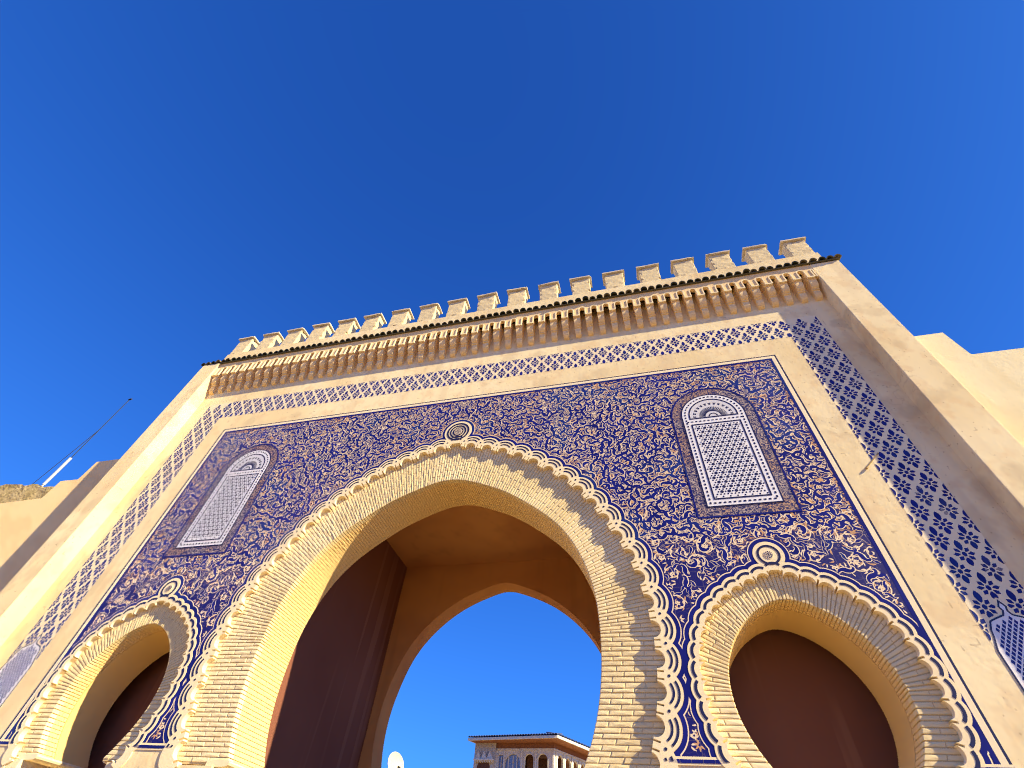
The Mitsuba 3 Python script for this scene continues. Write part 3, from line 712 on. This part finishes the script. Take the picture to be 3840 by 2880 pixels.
# roof tiles of the cornice
def barrel(r, L, th=.012, n=9):
    a = np.linspace(0, math.pi, n)
    o = np.stack([r * np.cos(a), r * np.sin(a)], 1); i = np.stack([(r - th) * np.cos(a), (r - th) * np.sin(a)], 1)
    m = trimesh.creation.extrude_polygon(Polygon(np.vstack([o, i[::-1]])), L, engine='earcut')
    v = np.array(m.vertices); m.vertices = np.stack([v[:, 0], v[:, 2], v[:, 1]], 1); m.invert(); return m
tls = [mikit.ply(barrel(.072, .42, .018), q, smooth=40) for q in ('m_rooftile', 'm_rooftile', 'm_rooftile_dark', 'm_rooftile_pale')]
for i in range(97):
    x = -8.04 + i * 16.08 / 96
    obj('roof_tile', tls[RNG.integers(4)], None, gate, to_world=trans(x + float(RNG.normal(0, .006)), -.352 + float(RNG.normal(0, .010)), 11.372 + float(RNG.normal(0, .005))) @ mi.ScalarTransform4f().rotate([0, 0, 1], float(RNG.normal(0, 1.5))) @ mi.ScalarTransform4f().rotate([1, 0, 0], 21))
obj('roof_bed', cat([trimesh.convex.convex_hull(np.array([(x, y, z) for x in (-8.05, 8.05) for y, z in ((-.325, 11.358), (-.325, 11.378), (.0, 11.40), (0, 11.50))]))]), 'm_rooftile', gate)
# merlons
def merlon_mesh():
    return cbx(-.235, .235, .01, .27, TOPZ - .02, 13.02, .012)
def cap_mesh():
    return trimesh.convex.convex_hull(np.array([(x, y, z) for x, y, z in [(sx * .285, yy, 13.022) for sx in (-1, 1) for yy in (-.045, .325)] + [(sx * .285, yy, 13.066) for sx in (-1, 1) for yy in (-.045, .325)] + [(sx * .24, yy, 13.095) for sx in (-1, 1) for yy in (.06, .22)]]))
def worn(m, amp, seed, step=.05):
    m = m.subdivide_to_size(step); v = np.array(m.vertices)
    n = np.stack([meshkit.fbm(v * 7.0 + o + 13 * seed, 3, seed) - .5 for o in (0, 31.4, 57.7)], 1)
    c = v.mean(0); e = np.abs((v - c) / (np.ptp(v, axis=0) / 2)); edge = (np.sort(e, axis=1)[:, 1] > .8)[:, None]
    chip = np.clip(meshkit.fbm(v * 9.0 + 3.7 * seed, 2, seed + 5) - .56, 0, 1)[:, None] * edge
    m.vertices = v + n * amp - (v - c) * chip * .55; return m
mps = [mikit.ply(worn(merlon_mesh(), .022, q), 'm_merlon', smooth=40) for q in range(5)]
cps = [mikit.ply(worn(cap_mesh(), .016, q + 9, .06), 'm_cap', smooth=40) for q in range(5)]
for i in range(19):
    x = -8.03 + .235 + i * (15.59 / 18) + 0.0
    x = -8.03 + .26 + i * (15.54 / 18)
    T_ = trans(x + float(RNG.normal(0, .008)), 0, float(RNG.normal(0, .01))) @ mi.ScalarTransform4f().rotate([0, 0, 1], float(RNG.normal(0, 1.0)))
    k = obj('merlon', mps[i % 5 if i % 3 else (i + 2) % 5], None, gate, to_world=T_); obj('cap', cps[(i * 2) % 5], None, k, to_world=T_)
obj('roof_deck', bx(-8.0, 8.0, .852, 4.45, 11.6, 11.8), 'm_concrete', gate)
# little pipe sticking out of the right hand band
obj('drain_pipe', cat([cyl((6.583, -.004, 6.42), (6.325, -.018, 6.175), .008), cyl((6.335, -.018, 6.182), (6.315, -.020, 6.158), .016)]), 'm_rust', gate, label='thin bent metal pipe jutting from the right flower band')

# ---- passage behind the tall arch
FAR = curve([(0, 6.87), (.5, 6.70), (1.03, 6.46), (1.65, 5.98), (2.05, 5.45), (2.25, 4.9), (2.36, 4.3), (2.34, 3.7), (2.22, 3.2), (2.05, 2.8), (2.0, 2.7)], soft=.17)
far_open = arch_shape(FAR, 0, -1.)
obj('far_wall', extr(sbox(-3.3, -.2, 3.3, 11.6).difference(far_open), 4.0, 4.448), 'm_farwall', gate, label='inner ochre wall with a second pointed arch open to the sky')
for s in (-1, 1):
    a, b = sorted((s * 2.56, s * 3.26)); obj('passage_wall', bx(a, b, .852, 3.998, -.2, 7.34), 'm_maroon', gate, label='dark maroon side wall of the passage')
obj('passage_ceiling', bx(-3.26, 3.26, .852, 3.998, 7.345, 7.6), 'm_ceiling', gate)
# rooms behind the small arches
for s in (-1, 1):
    a, b = sorted((s * 3.27, s * 6.6))
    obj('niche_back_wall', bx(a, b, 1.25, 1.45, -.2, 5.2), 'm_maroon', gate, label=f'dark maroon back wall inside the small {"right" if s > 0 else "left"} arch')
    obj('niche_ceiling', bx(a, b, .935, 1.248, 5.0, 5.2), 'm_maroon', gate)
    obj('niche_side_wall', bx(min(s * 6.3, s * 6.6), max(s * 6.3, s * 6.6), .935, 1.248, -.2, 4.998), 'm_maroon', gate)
obj('rear_wall', cat([bx(-7.2, -3.3, 4.2, 4.446, -.2, 11.6), bx(3.3, 7.2, 4.2, 4.446, -.2, 11.6)]), 'm_plaster', gate)

# ================================================================== rampart walls on both sides
def rampart(pts, y, lab, mat):
    k = thing('rampart_wall', lab, 'wall', None)
    obj('wall', extr(Polygon(pts).buffer(.03).buffer(-.03), y, y + .42), mat, k)
    return k
rampart([(-8.02, -.2), (-8.02, 8.38), (-9.44, 8.38), (-9.52, 7.86), (-10.06, 7.87), (-10.14, 7.39), (-12.5, 7.36), (-12.5, 7.36), (-22, 7.36), (-22, -.2)], .05, 'tan plastered rampart wall with stepped merlon left of the gate, crossed by a shadow strip', 'm_tan')
rampart([(8.02, -.2), (8.02, 8.75), (8.60, 8.75), (8.66, 8.12), (9.6, 8.12), (9.62, 7.55), (10.4, 7.55), (10.42, 8.12), (11.0, 8.12), (11.02, 8.74), (12.1, 8.74), (12.12, 8.1), (13.0, 8.1), (13.02, 7.5), (22, 7.5), (22, -.2)], -.10, 'pale yellow plastered rampart wall with stepped merlons right of the gate', 'm_yellow')
# older rubble wall behind the left rampart
rw = thing('rubble_wall', 'rough weathered rubble wall end rising behind the left rampart', 'wall')
def rubble():
    m = trimesh.creation.box((9.0, .8, 5.2)); m.apply_translation((-15.20, .90, 5.6))
    m = m.subdivide_to_size(.14); v = np.array(m.vertices)
    n = np.stack([meshkit.fbm(v * 2.6 + o, 3, 5) - .5 for o in (0, 31.4, 57.7)], 1)
    end = np.clip((v[:, 0] + 11.6) / .9, 0, 1); t = np.clip((8.2 - v[:, 2]) / .7, 0, 1)
    v[:, 0] -= .30 * end * t                                  # the broken end leans out towards its top
    v[:, 2] += np.where(v[:, 2] > 7.9, .16 * np.clip((-10.9 - v[:, 0]) / 1.6, 0, 1.4), 0)
    v = v + n * [.14, .10, .16] * np.clip((v[:, 2:] - 3.5), 0, 1)
    v[:, 1] = np.maximum(v[:, 1], .478); m.vertices = v; return m
obj('wall', rubble(), 'm_stone', rw, smooth=50)
# radio mast
rm = thing('radio_mast', 'tall thin radio mast with a pale lower tube behind the left rampart', 'antenna')
obj('lower_tube', cyl((-16.94, 3, 10.75), (-16.90, 3, 11.97), .048), 'm_metal', rm)
obj('rod', cat([cyl((-16.90, 3, 11.9), (-16.89, 3, 15.2), .015, 8), cyl((-16.93, 3, 15.19), (-16.80, 3, 15.21), .035, 8)]), 'm_darkmetal', rm)
obj('foot_pole', cyl((-16.97, 3, -.1), (-16.94, 3, 10.76), .03), 'm_metal', rm)
obj('stay_wire', cyl((-17.75, 3.05, 10.6), (-16.9, 3.0, 13.4), .010, 6), 'm_darkmetal', rm)

# ================================================================== rooftop pavilion seen through the arch (about 29 m away)
pv = thing('pavilion_building', 'rooftop pavilion with dark tiled roof and arched white windows seen through the arch', 'building')
CO = np.array([-2.611, 24.70]); FD = np.array([-.9943, .1066]); SD_ = np.array([.4645, .8856])   # front-right corner, directions of front and side
FI, SI = np.array([.1066, .9943]), np.array([-.8856, .4645])                                            # inward normals
def onwall(g, d, nin, y0, y1):
    m = extr(g, y0, y1); v = np.array(m.vertices)
    xy = CO + v[:, :1] * d + v[:, 1:2] * nin
    m.vertices = np.column_stack([xy, v[:, 2]])
    if d[0] * nin[1] - d[1] * nin[0] < 0: m.invert()
    return m
front = lambda g, y0, y1: onwall(g, FD, FI, y0, y1)
side_ = lambda g, y0, y1: onwall(g, SD_, SI, y0, y1)
P2 = lambda a, b: tuple(CO + a * FD + b * SD_)
foot = Polygon([P2(0, 0), P2(4.75, 0), P2(4.75, 6.5), P2(0, 6.5)])
def slab(poly, z0, z1):
    m = trimesh.creation.extrude_polygon(poly, z1 - z0, engine='earcut'); m.apply_translation((0, 0, z0)); return m
obj('wall', slab(foot.buffer(-.35, join_style=2), -.2, 6.6), 'm_pavwall', pv)
obj('tower', front(sbox(3.32, -.2, 4.56, 8.37), -.10, 1.1), 'm_pavwall', pv)
obj('inner_room', cat([front(sbox(.2, 6.6, 4.6, 8.1), 2.0, 2.1), side_(sbox(.2, 6.6, 6.4, 8.1), 2.0, 2.1)]), 'm_inside', pv)
def arch_(c, w, z0, top): return unary_union([sbox(c - w / 2, z0, c + w / 2, top - w / 2), Point(c, top - w / 2).buffer(w / 2, 14)])
fo = [arch_(1.385, .50, 6.6, 7.89), arch_(.625, .56, 6.6, 7.90)]; gl = arch_(2.33, .88, 6.6, 7.90); gl2 = sbox(2.86, 6.6, 3.16, 7.86)
so = [arch_(.58 + .69 * k, .46, 6.6, 7.93) for k in range(8)]
obj('window_arcade', front(sbox(.0, 6.6, 3.32, 8.06).difference(unary_union(fo + [gl, gl2])), .03, .14), 'm_pavtrim', pv)
obj('window_arcade', side_(sbox(.05, 6.6, 6.3, 8.06).difference(unary_union(so)), .03, .12), 'm_pavtrim', pv)
for o in fo: obj('arch_moulding', front(o.buffer(.045).difference(o), .0, .028), 'm_pavtrim', pv)
for o in so[:5]: obj('arch_moulding', side_(o.buffer(.05).difference(o), .0, .028), 'm_pavtrim', pv)
for o in (gl, gl2):
    k = obj('window', front(o.buffer(.02), .145, .16), 'm_glass', pv); x0, z0, x1, z1 = o.bounds
    obj('mullion', front(unary_union([sbox(x0 + (x1 - x0) * f - .022, 6.6, x0 + (x1 - x0) * f + .022, z1 - .08) for f in ((.25, .5, .8) if x1 - x0 > .5 else (.5,))]), .08, .144), 'm_pavtrim', k)
for x in (.03, 1.0, 1.80, 2.82, 3.28): obj('post', front(sbox(x - .04, 6.6, x + .04, 8.05), -.03, .10), 'm_pavtrim', pv)
for k in range(9): x = .235 + .69 * k; obj('post', side_(sbox(x - .045, 6.6, x + .045, 8.05), -.03, .10), 'm_pavtrim', pv)
obj('lintel', cat([front(sbox(-.02, 8.062, 3.31, 8.13), -.02, .16), side_(sbox(.0, 8.062, 6.3, 8.13), -.03, .14)]), 'm_pavtrim', pv)
obj('eave_wall', cat([front(sbox(-.0, 8.132, 3.31, 8.37), .02, .5), side_(sbox(.0, 8.132, 6.3, 8.37), .02, .5)]), 'm_wood', pv)
# tower window with its dog-tooth hood
k = obj('tower_window', front(unary_union([sbox(3.66, 6.4, 4.26, 7.30), Point(3.96, 7.22).buffer(.38, 14)]), -.13, -.102), 'm_inside', pv)
obj('hood', cat([front(unary_union([Polygon([(3.42 + q * .34, 7.62), (3.76 + q * .34, 7.62), (3.59 + q * .34, 7.98)]) for q in range(3)]), -.26, -.104), front(sbox(3.34, 7.56, 4.50, 7.62), -.34, -.103)]), 'm_pavtrim', k)
obj('hood_teeth', front(unary_union([Polygon([(3.36 + q * .14, 7.558), (3.48 + q * .14, 7.558), (3.42 + q * .14, 7.46)]) for q in range(8)]), -.30, -.106), 'm_pavtrim', k)
# eaves and hipped tile roof
E1, E2, E3, E4 = (-7.44, 24.55), (-2.23, 23.66), (-2.23 + .4645 * 7, 23.66 + .8856 * 7), (-4.5, 31.5)
eav = Polygon([E1, E2, E3, E4])
obj('eave', slab(eav.buffer(-.02, join_style=2), 8.372, 8.43), 'm_wood', pv)
obj('eave_edge', slab(eav.buffer(.012, join_style=2).difference(eav.buffer(-.06, join_style=2)), 8.36, 8.475), 'm_pavtrim', pv)
rk = obj('roof', trimesh.convex.convex_hull(np.array([(x, y, 8.478) for x, y in (E1, E2, E3, E4)] + [(-3.15, 26.3, 9.02), (-2.4, 27.5, 9.02), (-4.6, 28.6, 9.0)])), 'm_bluetile', pv)
bt = mikit.ply(barrel(.075, .9, .02, 7), 'm_bluetile', smooth=40)
e1, e2, e3 = (np.array(e) for e in (E1, E2, E3))
for i in range(34):
    p = e1 + (e2 - e1) * (i + .5) / 34
    obj('roof_tile', bt, None, rk, to_world=trans(p[0], p[1] - .05, 8.49) @ mi.ScalarTransform4f().rotate([0, 0, 1], -9.7) @ mi.ScalarTransform4f().rotate([1, 0, 0], 12))
for i in range(24):
    p = e2 + (e3 - e2) * (i + .5) / 24
    obj('roof_tile', bt, None, rk, to_world=trans(p[0] + .04, p[1], 8.49) @ mi.ScalarTransform4f().rotate([0, 0, 1], 62.3) @ mi.ScalarTransform4f().rotate([1, 0, 0], 12))

# ---- satellite dish on a low roof behind the gate
lh = thing('low_house', 'low flat roofed house behind the gate, carrying the dish', 'building')
obj('wall', bx(-9.5, -3.9, 9.0, 14, -.2, 3.55), 'm_plaster', lh)
sd = thing('satellite_dish', 'round white satellite dish at the left foot of the far arch', 'satellite dish')
def dish():
    r = .295; prof = [(0.0, 0.0)] + [(r * t, .07 * t * t) for t in np.linspace(.15, 1, 8)] + [(r, .082)] + [(r * t, .07 * t * t + .012) for t in np.linspace(.97, .15, 8)] + [(0.0, .012)]
    return trimesh.creation.revolve(np.array(prof), sections=36)
dc = np.array([-4.45, 9.5, 4.44])
DN = np.array([.86, -.44, .26]); DN /= np.linalg.norm(DN)
dm = dish(); dm.apply_transform(trimesh.geometry.align_vectors([0, 0, 1], DN)); dm.apply_translation(dc)
obj('reflector', dm, 'm_dish', sd, smooth=40)
tip = dc + DN * .30 + np.array([0, 0, -.16])
obj('feed_arm', cat([cyl(dc + [.06, -.03, -.27], tip, .012, 6), cyl(tip, tip - DN * .09 + [0, 0, .05], .03, 8)]), 'm_darkmetal', sd)
obj('mast', cat([cyl((-4.52, 9.56, 3.5), (-4.52, 9.56, 4.46), .025, 8), cyl((-4.52, 9.56, 4.44), dc - DN * .0, .025, 6)]), 'm_metal', sd)

# ---- ground
def gnd():
    v = np.array([(-600, -600, 0), (600, -600, 0), (600, 600, 0), (-600, 600, 0)], float); return trimesh.Trimesh(v, [[0, 1, 2], [0, 2, 3]], process=False)
scene['ground'] = mikit.ply(gnd(), 'm_ground'); labels['ground'] = {'kind': 'structure', 'label': 'tan paved square in front of the gate'}
